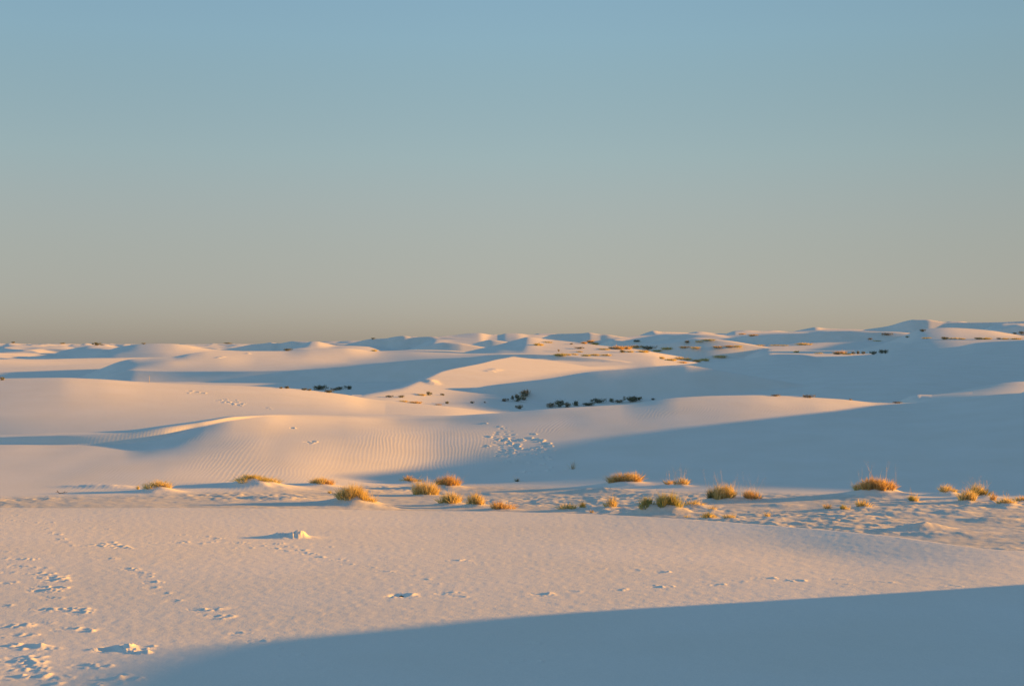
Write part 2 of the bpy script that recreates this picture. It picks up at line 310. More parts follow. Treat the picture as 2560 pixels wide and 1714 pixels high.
# a field of low dunes reaching to the horizon
wx = X + 25*vnoise(X/90, Y/90, 5); wy = Y + 30*vnoise(X/110, Y/110, 6)
ph = (wx*.93 - wy*.36)/38 + 1.2*vnoise(X/120, Y/60, 9)
sw = ph - np.floor(ph)
prof = np.where(sw < .25, sw/.25, 1 - (sw-.25)/.75)
amp = (2.2 + 1.6*vnoise(X/150, Y/150, 11)) * smooth(300, 420, Y) * (1 - .55*smooth(900, 3000, Y))
env = -6.8 + smooth(60, 520, X)*7.5*smooth(350, 650, Y)*(1-smooth(1500, 4000, Y)*.3) + 2.2*smooth(500, 1200, Y)
env = env - 30*smooth(4500, 6000, Y)
LAY.append((env + amp*(.25 + prof)*(1 + .3*vnoise(X/40, Y/40, 21))).astype(np.float32))

def relax(Z, right, left, i0):
    """no slope towards the sun steeper than `right`, none away from it steeper than `left`"""
    j0, j1 = np.searchsorted(US, [-.5, .55]); d = DS[i0:]
    for j in range(j0, j1): np.maximum(Z[i0:, j+1], Z[i0:, j] - right*d*(US[j+1]-US[j]), out=Z[i0:, j+1])
    for j in range(j1, j0, -1): np.maximum(Z[i0:, j-1], Z[i0:, j] - left*d*(US[j]-US[j-1]), out=Z[i0:, j-1])
for k_, l in enumerate(LAY):
    if k_ >= 5 and l is not W1 and l is not W2 and l is not W3: relax(l, .10 if l is E1 else .17, .4, int(np.searchsorted(DS, 100)))
ZZ = LAY[0].copy(); ID = np.zeros(ZZ.shape, np.int8)
for i, l in enumerate(LAY[1:], 1):
    m = l > ZZ; ZZ[m] = l[m]; ID[m] = i

def blur_rows(Z, n, passes=2):
    for _ in range(passes):
        c = np.cumsum(np.pad(Z, ((0, 0), (n+1, n)), mode='edge').astype(np.float64), axis=1)
        Z = ((c[:, 2*n+1:] - c[:, :-2*n-1]) / (2*n+1)).astype(np.float32)
    return Z
i0 = np.searchsorted(DS, 190)
bz = blur_rows(ZZ[i0:], max(1, int(3*Q))); w = smooth(190, 240, DS[i0:])[:, None]
ZZ[i0:] = ZZ[i0:]*(1-w) + bz*w


def blur_cols(Z, n):
    for _ in range(2):
        c = np.cumsum(np.pad(Z, ((n+1, n), (0, 0)), mode='edge').astype(np.float64), axis=0)
        Z = ((c[2*n+1:] - c[:-2*n-1]) / (2*n+1)).astype(np.float32)
    return Z
for y1_, y2_, n_ in ((14, 60, 2), (92, 178, 2), (66, 91, 1)):
    i1_, i2_ = np.searchsorted(DS, [y1_, y2_]); bz = blur_cols(ZZ[i1_:i2_], n_); ZZ[i1_+6:i2_-6] = bz[6:-6]

# ------------------------------------------------------------------ small relief
def ground_at(px, row):
    """the point of the sand seen at a pixel of the photograph"""
    j = int(np.clip(np.searchsorted(US, (px - CX)/F), 1, len(US)-1)); r = HY - F*ZZ0[:, j]/DS
    r = np.minimum.accumulate(r); i = int(np.argmax(r <= row)) if (r <= row).any() else int(np.argmin(r))
    return (px - CX)/F*DS[i], float(DS[i])
def height(x, y):
    u = x / y; j = int(np.clip(np.searchsorted(US, u) - 1, 0, len(US)-2)); i = int(np.clip(np.searchsorted(DS, y) - 1, 0, len(DS)-2))
    a = (u - US[j])/(US[j+1]-US[j]); b = (y - DS[i])/(DS[i+1]-DS[i])
    return float((ZZ[i, j]*(1-a) + ZZ[i, j+1]*a)*(1-b) + (ZZ[i+1, j]*(1-a) + ZZ[i+1, j+1]*a)*b)
def local(x0, y0, r, fn):
    i0, i1 = np.searchsorted(DS, [y0 - r, y0 + r]); 
    us = [(x0 - r)/(y0 - r), (x0 + r)/(y0 - r), (x0 - r)/(y0 + r), (x0 + r)/(y0 + r)]
    j0, j1 = np.searchsorted(US, [min(us), max(us)])
    if i1 <= i0 or j1 <= j0: return
    sl = (slice(i0, i1), slice(j0, j1))
    ZZ[sl] += fn(X[sl] - x0, Y[sl] - y0, X[sl], Y[sl]).astype(np.float32)
ZZ0 = ZZ.copy()
rnd = random.Random(7)

# crusted, trampled interdune flat
ia, ib = np.searchsorted(DS, [28, 75]); S = slice(ia, ib)
footd = pchip([p[0] for p in FOOT], [p[1] for p in FOOT], CX + US*F)[None, :]
flat = (ID[S] == 1) * (1 - smooth(-2.2, -.1, Y[S] - footd))
xs, ys = X[S], Y[S]
big = fbm(xs/3.2, ys/2.0, 2, 31); mid = fbm(xs/.62, ys/.5, 3, 37, .6); ridge = 1 - np.abs(fbm(xs/.9, ys/.6, 2, 41))
pat = smooth(-.35, .5, vnoise(xs/5, ys/3.5, 51) + .45*smooth(-3, 14, xs))
fine = fbm(xs/.42, ys/.36, 2, 45, .6); spk = np.maximum(0, vnoise(xs/.33, ys/.30, 47) - .25)
ZZ[S] += (flat*.78 * (.011*fine*(.4 + pat) + .045*spk*pat + .030*big + (.009 + .018*pat)*mid + .018*pat*ridge**3)).astype(np.float32)
# light undulation on the other slopes, wind ripples on the middle dune
und = .010*vnoise(xs/3.1, ys/4.3, 61) + .006*vnoise(xs/1.3, ys/1.9, 62)
ic, idd = np.searchsorted(DS, [50, 96]); S2 = slice(ic, idd); xs, ys = X[S2], Y[S2]
rowp = HY - F*ZZ0[S2]/ys; pxp = CX + F*xs/ys
onC = ((ID[S2] == 1) & (ys > footd - 1)).astype(np.float32)
m1 = smooth(1050, 1105, rowp) * (1 - smooth(1205, 1228, rowp)) * smooth(-200, 450, pxp) * (1 - smooth(1150, 1350, pxp))
m1 = np.maximum(m1, .7*smooth(1165, 1190, rowp)*(1-smooth(600, 760, pxp))*(1-smooth(1222, 1234, rowp)))
m2 = smooth(1008, 1030, rowp) * (1 - smooth(1110, 1150, rowp)) * smooth(1230, 1420, pxp) * (1 - smooth(2000, 2250, pxp))
m3 = .35*smooth(1060, 1100, rowp)*smooth(1300, 1500, pxp)*(1 - smooth(1205, 1220, rowp))
m4 = .8*smooth(1070, 1085, rowp)*(1 - smooth(1130, 1150, rowp))*smooth(250, 330, pxp)*(1 - smooth(560, 640, pxp))
wq = vnoise(xs/1.7, ys/4.5, 71)*.8 + vnoise(xs/.75, ys/1.6, 72)*.34 + vnoise(xs/5.0, ys/7.0, 73)*1.0
k1 = (xs + .05*ys)/.185 + wq
k2 = (xs*.90 - ys*.30)/.20 + wq*1.3
k4 = (xs*.55 - ys*.55)/.24 + wq
def rip(ph):
    t = ph - np.floor(ph); return np.where(t < .66, t/.66, (1-t)/.34) - .5
def soft(ph): return .5*np.sin(2*np.pi*ph) - .12*np.sin(4*np.pi*ph + .6)
am = np.clip(.55 + .75*vnoise(xs/2.3, ys/5, 75), .08, 1.3)
ZZ[S2] += (onC * am * (.0032*np.maximum(m1, 0)*soft(k1) + .0050*m2*soft(k2) + .004*m3*soft(k1*.9) + .0022*m4*soft(k4))).astype(np.float32)
ZZ[S2] += (onC * .02*(vnoise(xs/2.6, ys/5.5, 63)) * smooth(0, 6, ys - footd)).astype(np.float32)

# grainy crust of the near dune
io = np.searchsorted(DS, 37); S3 = slice(0, io); xs, ys = X[S3], Y[S3]
onA = (ID[S3] == 0)
cr = smooth(-4, 8, xs)*.6 + .4
ZZ[S3] += (onA * (.0014*cr*vnoise(xs/.22, ys/.30, 81) + .0016*vnoise(xs/.09, ys/.12, 82) + .0028*vnoise(xs/1.7, ys/2.4, 83) + .012*vnoise(xs/6, ys/8, 84))).astype(np.float32)

def footprint(px, row, s=.15, dep=.03, rim=.03, seed=0, ang=0):
    x0, y0 = ground_at(px, row); rr = random.Random(int(px*31 + row*7 + seed))
    ang += rr.uniform(-.5, .5); ca, sa = math.cos(ang), math.sin(ang); sd = rr.randint(0, 9999)
    def fn(dx, dy, gx, gy):
        a = (dx*ca + dy*sa)/s; b = (-dx*sa + dy*ca)/(s*1.15); r = np.sqrt(a*a + b*b)
        n = vnoise(gx/(.30*s)*.5, gy/(.4*s)*.5, sd)
        pit = -dep*np.exp(-(((a+.25)**2 + b*b)*1.3)**1.3)
        rm = rim*np.exp(-((r - 1.25)*2.6)**2)*(.45 + .75*np.clip(a/ (r+.05), -1, 1) + .8*n)
        return pit + np.maximum(rm, -.004)
    local(x0, y0, s*2.6, fn)
def lump(x0, y0, rx, ry, h, seed=0, rough=.5, sc=.12):
    def fn(dx, dy, gx, gy):
        q = (dx/rx)**2 + (dy/ry)**2
        return h*np.exp(-q**1.3*1.2)*(1 + rough*vnoise(gx/sc, gy/sc, seed) + rough*.5*vnoise(gx/sc*2.2, gy/sc*2.2, seed+1))
    local(x0, y0, max(rx, ry)*2.4, fn)

A4 = [(100,75,1),(60,110,1),(140,115,1),(230,125,1),(300,128,1),(340,125,1),(310,170,1),(330,195,1),(380,205,1.3),(400,240,1.2),(430,262,1),(460,283,.8),(520,105,.8),(540,125,.7),(610,160,.8),(720,170,.6),
 (590,278,1.5),(640,282,1.6),(680,270,1.2),(740,262,1.3),(760,275,1.5),(800,290,1.5),(830,298,1.5),(700,285,1.3),(1000,265,.6),(1100,267,.8),(1200,262,1.1),(1230,258,1.2),(1340,270,1.1),(1400,262,1),(1440,256,.8),(1460,235,1.2),(1390,222,1),(1240,212,.7),(1200,212,.6),(1010,218,.6),
 (1600,262,1.2),(1650,268,1),(1560,300,.9),(1690,298,.9),(1760,285,1),(1860,272,1.3),(1890,272,1.2),(1860,305,1.1),(1920,290,1),(1970,292,1.1),(1990,318,1.1),(1930,318,1),(2040,315,1.2),(2060,330,1.1),(2100,340,1.2),(2150,360,1.3),(2170,362,1),(2280,378,.9),(2325,382,1),(2230,290,.7),
 (20,325,.7),(10,372,1),(95,376,1),(140,376,1.2),(180,378,1.2),(40,412,.6),(110,425,1),(150,428,1),(210,437,1.1),(280,440,1),(60,467,1),(240,472,1.4),(310,475,1.4),(280,498,1.2),(350,495,1.8),(390,505,1.8),(410,520,1.4),(340,520,1.3),(20,540,1),(60,535,1),
 (270,565,1.2),(250,590,1.3),(290,588,1.4),(330,590,1.3),(360,568,1.6),(390,573,1.2),(320,637,1.1),(370,643,1),(20,690,1.1),(240,717,1),(290,716,1.2),(320,715,1),(380,717,1.2),(430,710,1.2),(480,715,1.6),(520,722,1.5),(525,738,1.2),
 (260,805,.8),(310,805,.7),(50,825,1.4),(130,825,1.9),(420,845,1),(470,848,1.2),(580,855,1.4),(80,888,1),(170,890,1.2),(40,958,1.5),(150,965,1.6),(200,968,1.6),(230,978,1.4),(330,980,1.1),
 (100,1045,1.5),(180,1048,1.6),(60,1075,1.5),(150,1080,1.5),(220,1083,1.3),(100,1115,1.3),(170,1113,1.2),(250,1118,1.2),(560,1100,1.3),(670,1105,1.2),(100,1175,1.3),(230,1170,1.3),(260,1160,1.4),(320,1178,1.1),(400,1178,1.2),(760,1170,1.8),(720,1190,1.2),(870,1195,1.2),(300,1228,1.3),(620,1228,1.2),(750,1230,1.1),
 (570,335,.6),(680,373,.7),(735,373,1.3),(850,440,1),(895,445,1.2),(940,470,.9),(985,475,1.1),(990,495,1),(1025,532,1.2),(1025,567,1.1),(1100,608,.9),(1180,655,.9),(1340,715,1.2),(1390,722,1),(1470,712,1.5),(1450,760,1.1),(1510,768,1.5),(1600,878,.9),(1650,880,.7),(1750,935,1),(1840,982,1.1),(1980,1030,1.1),(2200,1128,.9)]
A5 = [(770,382,1.6),(830,385,1),(945,400,.9),(200,433,.9),(290,460,1.2),(480,488,.9),(560,515,1.1),(50,410,.9),(480,635,1),(700,608,1.3),(780,608,1.1),(810,635,.9),(1360,618,1.5),(1410,620,1.1),(1590,600,.9),(1890,583,1.2),(1760,440,.9),(2010,450,1.1),(2190,462,1.2),(2140,560,1.3),(2195,558,1.3),(1290,955,1),(1080,1083,.9),(1310,1078,.9),(640,545,.7)]
A6 = [(520,940,1.1),(585,938,1.3),(700,954,1.3),(775,950,1.5),(400,958,.8),(150,983,1),(240,983,1.2),(1075,945,1),(1120,975,.9),(1280,960,1.1),(1340,962,1.1),(1395,965,1),(1370,1100,1),(1725,1052,.9),(1865,990,.9),(2060,1000,.9),(2245,1020,1.1),(2000,1020,.8)]
K = .3672
def prints(L, ox, oy, k=1.0):
    for a, b, f in L:
        px, row = ox + a*K, oy + b*K
        y = 3.3/max(.05, (row-HY)/F)
        s = .05 + .036*f
        footprint(px, row, s*(.8 if row < 1340 else 1), .0034*f*k + .0004, .0056*f*k)
        if f > 1.1:
            x0, y0 = ground_at(px, row)
            for q in range(3): lump(x0 + s*rnd.uniform(.3, 2.0), y0 + s*rnd.uniform(-1.2, 1.2), .025*f, .04*f, .0055*f, seed=q*91 + int(a))
prints(A4, 0, 1260, .8); prints(A5, 850, 1260, .75); prints(A6, 1700, 1100, .75)
# kicked-up heap with its long shadow, and the dug hole nearer by
x0, y0 = ground_at(750, 1345); lump(x0, y0, .13, .17, .085, 5, .45, .08); lump(x0 - .36, y0, .30, .22, .045, 6, .4, .09); lump(x0 - .13, y0 - .1, .07, .09, .05, 8, .9, .05); lump(x0 - .2, y0 + .05, .5, .3, .05, 8, .3)
x0, y0 = ground_at(292, 1622); footprint(288, 1622, .14, .03, .014); 
for q in range(14): lump(x0 + rnd.uniform(.05, .42), y0 + rnd.uniform(-.35, .2), rnd.uniform(.03, .055), rnd.uniform(.04, .07), rnd.uniform(.008, .018), seed=q, rough=.9, sc=.05)
lump(x0 + .06, y0 + .10, .10, .12, .022, 3, .9, .04); lump(x0 - .24, y0 - .02, .07, .08, .012, 4, .9, .04)
x0, y0 = ground_at(1003, 1489); footprint(1003, 1489, .13, .05, .02)
# trampled patch and trails on the middle and left dunes
for q in range(75):
    t = rnd.uniform(0, 2*math.pi); rr_ = math.sqrt(rnd.random())
    px, row = 1264 + 30*rr_*math.cos(t) + 8*math.sin(t), 1112 + 46*rr_*math.sin(t)
    footprint(px, row, rnd.uniform(.09, .16), rnd.uniform(.012, .034), rnd.uniform(.001, .008), q, rnd.uniform(-1.5, 1.5))
for q in range(40):
    px, row = 1290 + rnd.gauss(0, 1)*38, 1120 + rnd.gauss(0, 1)*28
    footprint(px + .3*(row-1100), row, .16, .02, .025, q)
for (px, row) in [(1338,1098),(1346,1099),(1352,1101),(1366,1108),(1370,1115),(1374,1125),(1362,1143),(1368,1148),(1350,1160),(1300,1180)]: footprint(px, row, .18, .03, .03)
for q in range(24): footprint(550 + q*2.3 + rnd.uniform(-9, 9), 998 + q*.6 + rnd.uniform(-6, 6), rnd.uniform(.10, .18), .014, .018, q)
for q in range(9): footprint(470 + q*5 + rnd.uniform(-4, 4), 979 + rnd.uniform(-3, 4), .18, .015, .018, q)
for (px, row) in [(668,1019),(674,1021),(770,1106),(776,1108),(784,1105),(730,1070)]: footprint(px, row, .14, .02, .02)
for (x, r) in [(1070,954),(1078,953),(1084,958),(1235,925),(1242,923),(1225,928)]:
    x0, y0 = ground_at(x, r); lump(x0, y0, .7, 1.2, .07, int(x), .4, .5)
for (x, r) in [(620,884),(546,894),(556,892)]:
    x0, y0 = ground_at(x, r); lump(x0, y0, .7, 1.2, .16, int(x), .4, .5)
# low drifts on the flat
for (px, row, rx, ry, h) in [(2310,1322,.8,.45,.21),(2360,1335,1.3,.6,.10),(2380,1283,.7,.5,.10),(2130,1292,.9,.5,.10),(1235,1236,1.0,.5,.07),(1500,1228,1.5,.5,.12),(1620,1236,1.0,.5,.08),(2250,1285,.8,.4,.10),(700,1247,1.5,.5,.08),(250,1217,1.5,.5,.09),(1945,1262,.9,.4,.07),(1650,1262,1.2,.6,.06),(900,1225,1.5,.5,.06),(2480,1300,.9,.5,.08)]:
    x0, y0 = ground_at(px, row); lump(x0, y0, rx, ry, h, int(px), .25, .5)
# ------------------------------------------------------------------ plants
def plant_mat(name, transl=.25, rough=.8):
    m = bpy.data.materials.new(name); m.use_nodes = True; t = m.node_tree; b = t.nodes['Principled BSDF']
    a = t.nodes.new('ShaderNodeVertexColor'); a.layer_name = 'tint'
    nz = t.nodes.new('ShaderNodeTexNoise'); nz.inputs['Scale'].default_value = 9
    tcx = t.nodes.new('ShaderNodeTexCoord'); t.links.new(tcx.outputs['Object'], nz.inputs['Vector'])
    r = t.nodes.new('ShaderNodeMapRange'); r.inputs['From Min'].default_value = .3; r.inputs['From Max'].default_value = .7; r.inputs['To Min'].default_value = .75; r.inputs['To Max'].default_value = 1.2
    t.links.new(nz.outputs['Fac'], r.inputs['Value'])
    mx_ = t.nodes.new('ShaderNodeMix'); mx_.data_type = 'RGBA'; mx_.blend_type = 'MULTIPLY'; mx_.inputs['Factor'].default_value = 1
    t.links.new(a.outputs['Color'], mx_.inputs['A']); t.links.new(r.outputs[0], mx_.inputs['B'])
    t.links.new(mx_.outputs['Result'], b.inputs['Base Color']); b.inputs['Roughness'].default_value = rough; b.inputs['Specular IOR Level'].default_value = .2
    tr = t.nodes.new('ShaderNodeBsdfTranslucent'); t.links.new(mx_.outputs['Result'], tr.inputs['Color'])
    ms_ = t.nodes.new('ShaderNodeMixShader'); ms_.inputs[0].default_value = transl
    t.links.new(b.outputs[0], ms_.inputs[1]); t.links.new(tr.outputs[0], ms_.inputs[2]); t.links.new(ms_.outputs[0], t.nodes['Material Output'].inputs[0])
    return m
GRASS = plant_mat('dry_grass', .42); LEAF = plant_mat('shrub_leaf', .15); STEM = plant_mat('woody_stem', 0)
TINT = {'gold': [(.70, .55, .22), (.56, .43, .16), (.80, .66, .32)], 'orange': [(.68, .46, .17), (.50, .32, .12), (.76, .55, .23)],
        'mixed': [(.68, .53, .19), (.46, .42, .15), (.78, .60, .23)], 'green': [(.34, .36, .12), (.44, .43, .15), (.62, .50, .19)],
        'dark': [(.19, .21, .13), (.27, .25, .17), (.15, .17, .11)], 'brown': [(.36, .31, .22), (.43, .36, .25), (.27, .24, .17)],
        'olive': [(.26, .25, .12), (.27, .24, .09), (.16, .16, .06)], 'pale': [(.60, .52, .40), (.55, .47, .36)]}
class Soup:
    def __init__(s): s.v = []; s.f = []; s.c = []
    def blade(s, base, tip, w, bend, col, n=3):
        ax = Vector(tip) - Vector(base); sd = ax.cross(Vector((random.uniform(-1, 1), random.uniform(-1, 1), .3)))
        if sd.length < 1e-6: sd = Vector((1, 0, 0))
        sd.normalize(); i = len(s.v)
        for k in range(n + 1):
            t = k/n; p = Vector(base) + ax*t + Vector(bend)*(t*t); ww = w*(1 - .85*t)
            s.v += [tuple(p - sd*ww*.5), tuple(p + sd*ww*.5)]
        for k in range(n): s.f.append((i+2*k, i+2*k+1, i+2*k+3, i+2*k+2)); s.c.append(col)
    def leaf(s, p, r, col):
        a = Vector((random.gauss(0, 1), random.gauss(0, 1), random.gauss(0, 1))).normalized()
        b = a.cross(Vector((random.gauss(0, 1), random.gauss(0, 1), random.gauss(0, 1)))).normalized(); i = len(s.v)
        s.v += [tuple(p - a*r), tuple(p + b*r*.5), tuple(p + a*r), tuple(p - b*r*.5)]
        s.f.append((i, i+1, i+2, i+3)); s.c.append(col)
    def tube(s, a, b, r0, r1, col, n=5):
        a, b = Vector(a), Vector(b); ax = (b-a).normalized(); u = ax.orthogonal().normalized(); v = ax.cross(u); i = len(s.v)
        for q, r in ((a, r0), (b, r1)):
            for k in range(n): t = 2*math.pi*k/n; s.v.append(tuple(q + (u*math.cos(t) + v*math.sin(t))*r))
        for k in range(n): s.f.append((i+k, i+(k+1) % n, i+n+(k+1) % n, i+n+k)); s.c.append(col)
        s.f.append(tuple(i+n+k for k in range(n))); s.c.append(col)
    def mesh(s, name, mat):
        m = bpy.data.meshes.new(name); m.from_pydata(s.v, [], s.f)
        ca = m.color_attributes.new('tint', 'FLOAT_COLOR', 'CORNER')
        buf = []
        for f, c in zip(s.f, s.c): buf += [c[0], c[1], c[2], 1.0]*len(f)
        ca.data.foreach_set('color', buf); m.materials.append(mat); return m
def link(name, m, parent=None, loc=None, rz=0):
    o = bpy.data.objects.new(name, m); scene.collection.objects.link(o)
    if parent: o.parent = parent
    if loc: o.location = loc
    o.rotation_euler.z = rz; return o
def tag(o, label, cat, group=None):
    o['label'] = label; o['category'] = cat
    if group: o['group'] = group

def tussock(S, cx, cy, z0, R_, H, tint, n, w):
    cols = TINT[tint]
    for _ in range(n):
        t = random.uniform(0, 2*math.pi); r = R_*.55*math.sqrt(random.random()); ox, oy = r*math.cos(t), r*math.sin(t)
        ln = H*random.triangular(.35, 1.15, .8)*(1 - .38*(r/(R_*.55))**2)
        out = (.25 + .75*r/(R_*.55))*random.uniform(.4, 1.1)
        dx, dy = math.cos(t)*out*R_*.55 + random.gauss(0, .12*R_), math.sin(t)*out*R_*.55 + random.gauss(0, .12*R_)
        zz = z0(cx+ox, cy+oy)
        c = random.choice(cols); k = random.uniform(.75, 1.2); c = (c[0]*k, c[1]*k, c[2]*k)
        S.blade((cx+ox, cy+oy, zz - .02), (cx+ox+dx*.8, cy+oy+dy*.8, zz + ln), w*random.uniform(.7, 1.3), (dx*.45, dy*.45, -ln*random.uniform(.05, .3)), c)
MOUNDS = []
GR = 'grass clumps on the crusted flat'
# px span, top row, base row, tint, tussocks (place 0..1, size), mound, stalk height in rows, green share, label
NEAR = [
 (360, 426, 1205, 1231, 'gold', 3, .5, 0, 'ragged gold grass clump on a small mound, leftmost of the clumps on the flat'),
 (340, 350, 1213, 1223, 'brown', 1, .1, 0, 'tiny dark sprig just left of the leftmost gold clump'),
 (585, 688, 1188, 1219, 'mixed', 7, .6, 0, 'wide low green-gold grass hummock under the rippled left face of the middle dune'),
 (769, 837, 1197, 1216, 'orange', 5, .4, 0, 'low broken orange grass row behind the large gold clump, at the foot of the dune'),
 (833, 940, 1218, 1268, 'gold', 8, .45, 0, 'largest gold grass clump of the left half, spreading down to the near brink'),
 (819, 829, 1224, 1232, 'brown', 1, .0, 0, 'tiny dark tuft just left of the largest left clump'),
 (1000, 1052, 1190, 1209, 'orange', 4, .4, 0, 'thin orange grass strip behind and left of the round tufted ball'),
 (1034, 1096, 1202, 1241, 'gold', 3, .15, 0, 'dense round gold grass ball in front of the thin orange strip'),
 (1091, 1146, 1191, 1222, 'orange', 3, .3, 10, 'domed orange grass clump close right of the round gold ball'),
 (1097, 1155, 1233, 1263, 'mixed', 3, .25, 0, 'green-gold clump in front of the round ball, near the brink'),
 (1163, 1213, 1238, 1268, 'gold', 3, .35, 0, 'slanting gold clump sloping down to the right, beside the green-gold one'),
 (1226, 1282, 1250, 1275, 'orange', 3, .2, 0, 'low orange clump lying on the brink with one upright tuft at its right end'),
 (1400, 1442, 1255, 1275, 'gold', 2, .2, 0, 'small gold clump on the brink, left one of a close pair'),
 (1446, 1467, 1256, 1273, 'mixed', 1, .15, 0, 'narrow green-gold tuft on the brink, right one of a close pair'),
 (1474, 1486, 1271, 1280, 'brown', 1, .1, 0, 'tiny dark tuft on the brink right of the close pair'),
 (1511, 1542, 1240, 1272, 'gold', 2, .15, 22, 'upright pale gold tuft with faint tall stalks, standing alone left of the green clump'),
 (1518, 1605, 1181, 1215, 'orange', 5, .35, 0, 'large domed orange clump high on the flat against the shaded dune'),
 (1660, 1687, 1198, 1215, 'orange', 1, .3, 24, 'small tuft with tall faint stalks, left neighbour of the bright orange tuft'),
 (1686, 1721, 1190, 1217, 'orange', 2, .3, 30, 'bright orange tuft at the back of the flat, right of the large dome'),
 (1597, 1645, 1249, 1284, 'green', 3, .5, 0, 'dark green clump on the shaded left shoulder of a sand mound at the brink'),
 (1643, 1708, 1240, 1284, 'green', 5, .35, 12, 'big yellow-green bushy clump at the brink, greenest of all'),
 (1716, 1760, 1249, 1269, 'gold', 2, .35, 0, 'pale gold clump just right of the yellow-green bushy clump'),
 (1770, 1794, 1265, 1279, 'gold', 1, .4, 0, 'small gold tuft with a sandy lee, one step behind the brink tufts'),
 (1757, 1791, 1275, 1295, 'mixed', 2, .2, 0, 'low green-gold tuft on the brink below the sandy-lee tuft'),
 (1709, 1727, 1283, 1292, 'orange', 1, .1, 0, 'tiny orange tuft on the brink under the yellow-green clump'),
 (1810, 1841, 1284, 1299, 'gold', 2, .2, 0, 'small flat gold tuft on the brink, rightmost of those on it'),
 (1911, 1928, 1273, 1288, 'gold', 1, .1, 0, 'small lone gold tuft on open crust right of the brink tufts'),
 (1772, 1846, 1208, 1254, 'gold', 5, .25, 38, 'tall bright gold clump with long stalks and a dark left side, centre right'),
 (1857, 1905, 1217, 1251, 'orange', 3, .2, 34, 'spiky orange clump with long stalks right of the tall bright one'),
 (2141, 2248, 1190, 1242, 'orange', 9, .4, 34, 'largest clump of all, rusty orange on its own sand mound at the right'),
 (2057, 2081, 1257, 1272, 'orange', 1, .2, 0, 'small rusty tuft, left one of three in a row before the largest clump'),
 (2101, 2129, 1258, 1275, 'mixed', 1, .15, 0, 'small green-gold tuft, middle one of three in a row before the largest clump'),
 (2143, 2176, 1251, 1271, 'gold', 2, .2, 0, 'small bright gold tuft, right one of three in a row before the largest clump'),
 (2272, 2299, 1236, 1255, 'mixed', 1, .15, 18, 'small upright tuft alone right of the largest clump'),
 (2351, 2395, 1216, 1239, 'orange', 2, .5, 0, 'orange tuft at the top of a low ramp of sand, back row at the right'),
 (2400, 2440, 1222, 1256, 'gold', 2, .2, 14, 'upright gold clump in front of the leaning one near the right edge'),
 (2432, 2476, 1203, 1244, 'mixed', 2, .2, 14, 'tall leaning green-gold clump with a dark right side near the right edge'),
 (2474, 2496, 1234, 1253, 'orange', 1, .2, 0, 'small orange tuft right of the leaning clump'),
 (2498, 2542, 1243, 1264, 'gold', 3, .25, 14, 'low gold clump, nearest the right edge of the front row'),
 (2541, 2575, 1239, 1256, 'orange', 2, .3, 0, 'orange tuft cut by the right edge of the photo'),
 (1285, 1300, 1189, 1203, 'dark', 1, .1, 0, 'small dark green tuft in the shade at the foot of the middle dune'),
 (1426, 1438, 1150, 1172, 'pale', 1, 0, 0, 'faint bare stalky plant on the shaded slope right of the trampled patch'),
]
GROUND = []
for n, (a, b, top, base, *_ ) in enumerate(NEAR):
    x0, y0 = ground_at((a+b)/2, base); GROUND.append((x0, y0))
for (a, b, top, base, tint, nt_, mh, st, lab), (x0, y0) in zip(NEAR, GROUND):
    W = (b-a)/F*y0; H = (base-top)/F*y0; hm = mh*H
    if hm > .03:
        cy = y0 + W*.22
        def fn(dx, dy, gx, gy, W=W, hm=hm, sd=int(a)):
            q = (dx/(W*.62))**2 + (dy/(W*.50))**2; ap = ((dx - W*.35)/(W*.75))**2 + ((dy + W*.1)/(W*.55))**2; tl = ((dx + W*.7)/(W*.9))**2 + (dy/(W*.42))**2
            return hm*(.85*np.exp(-q*1.1) + .22*np.exp(-ap) + .22*np.exp(-tl))*(1 + .18*vnoise(gx/.5, gy/.4, sd))
        local(x0, cy, W*2.2 + .3, fn)
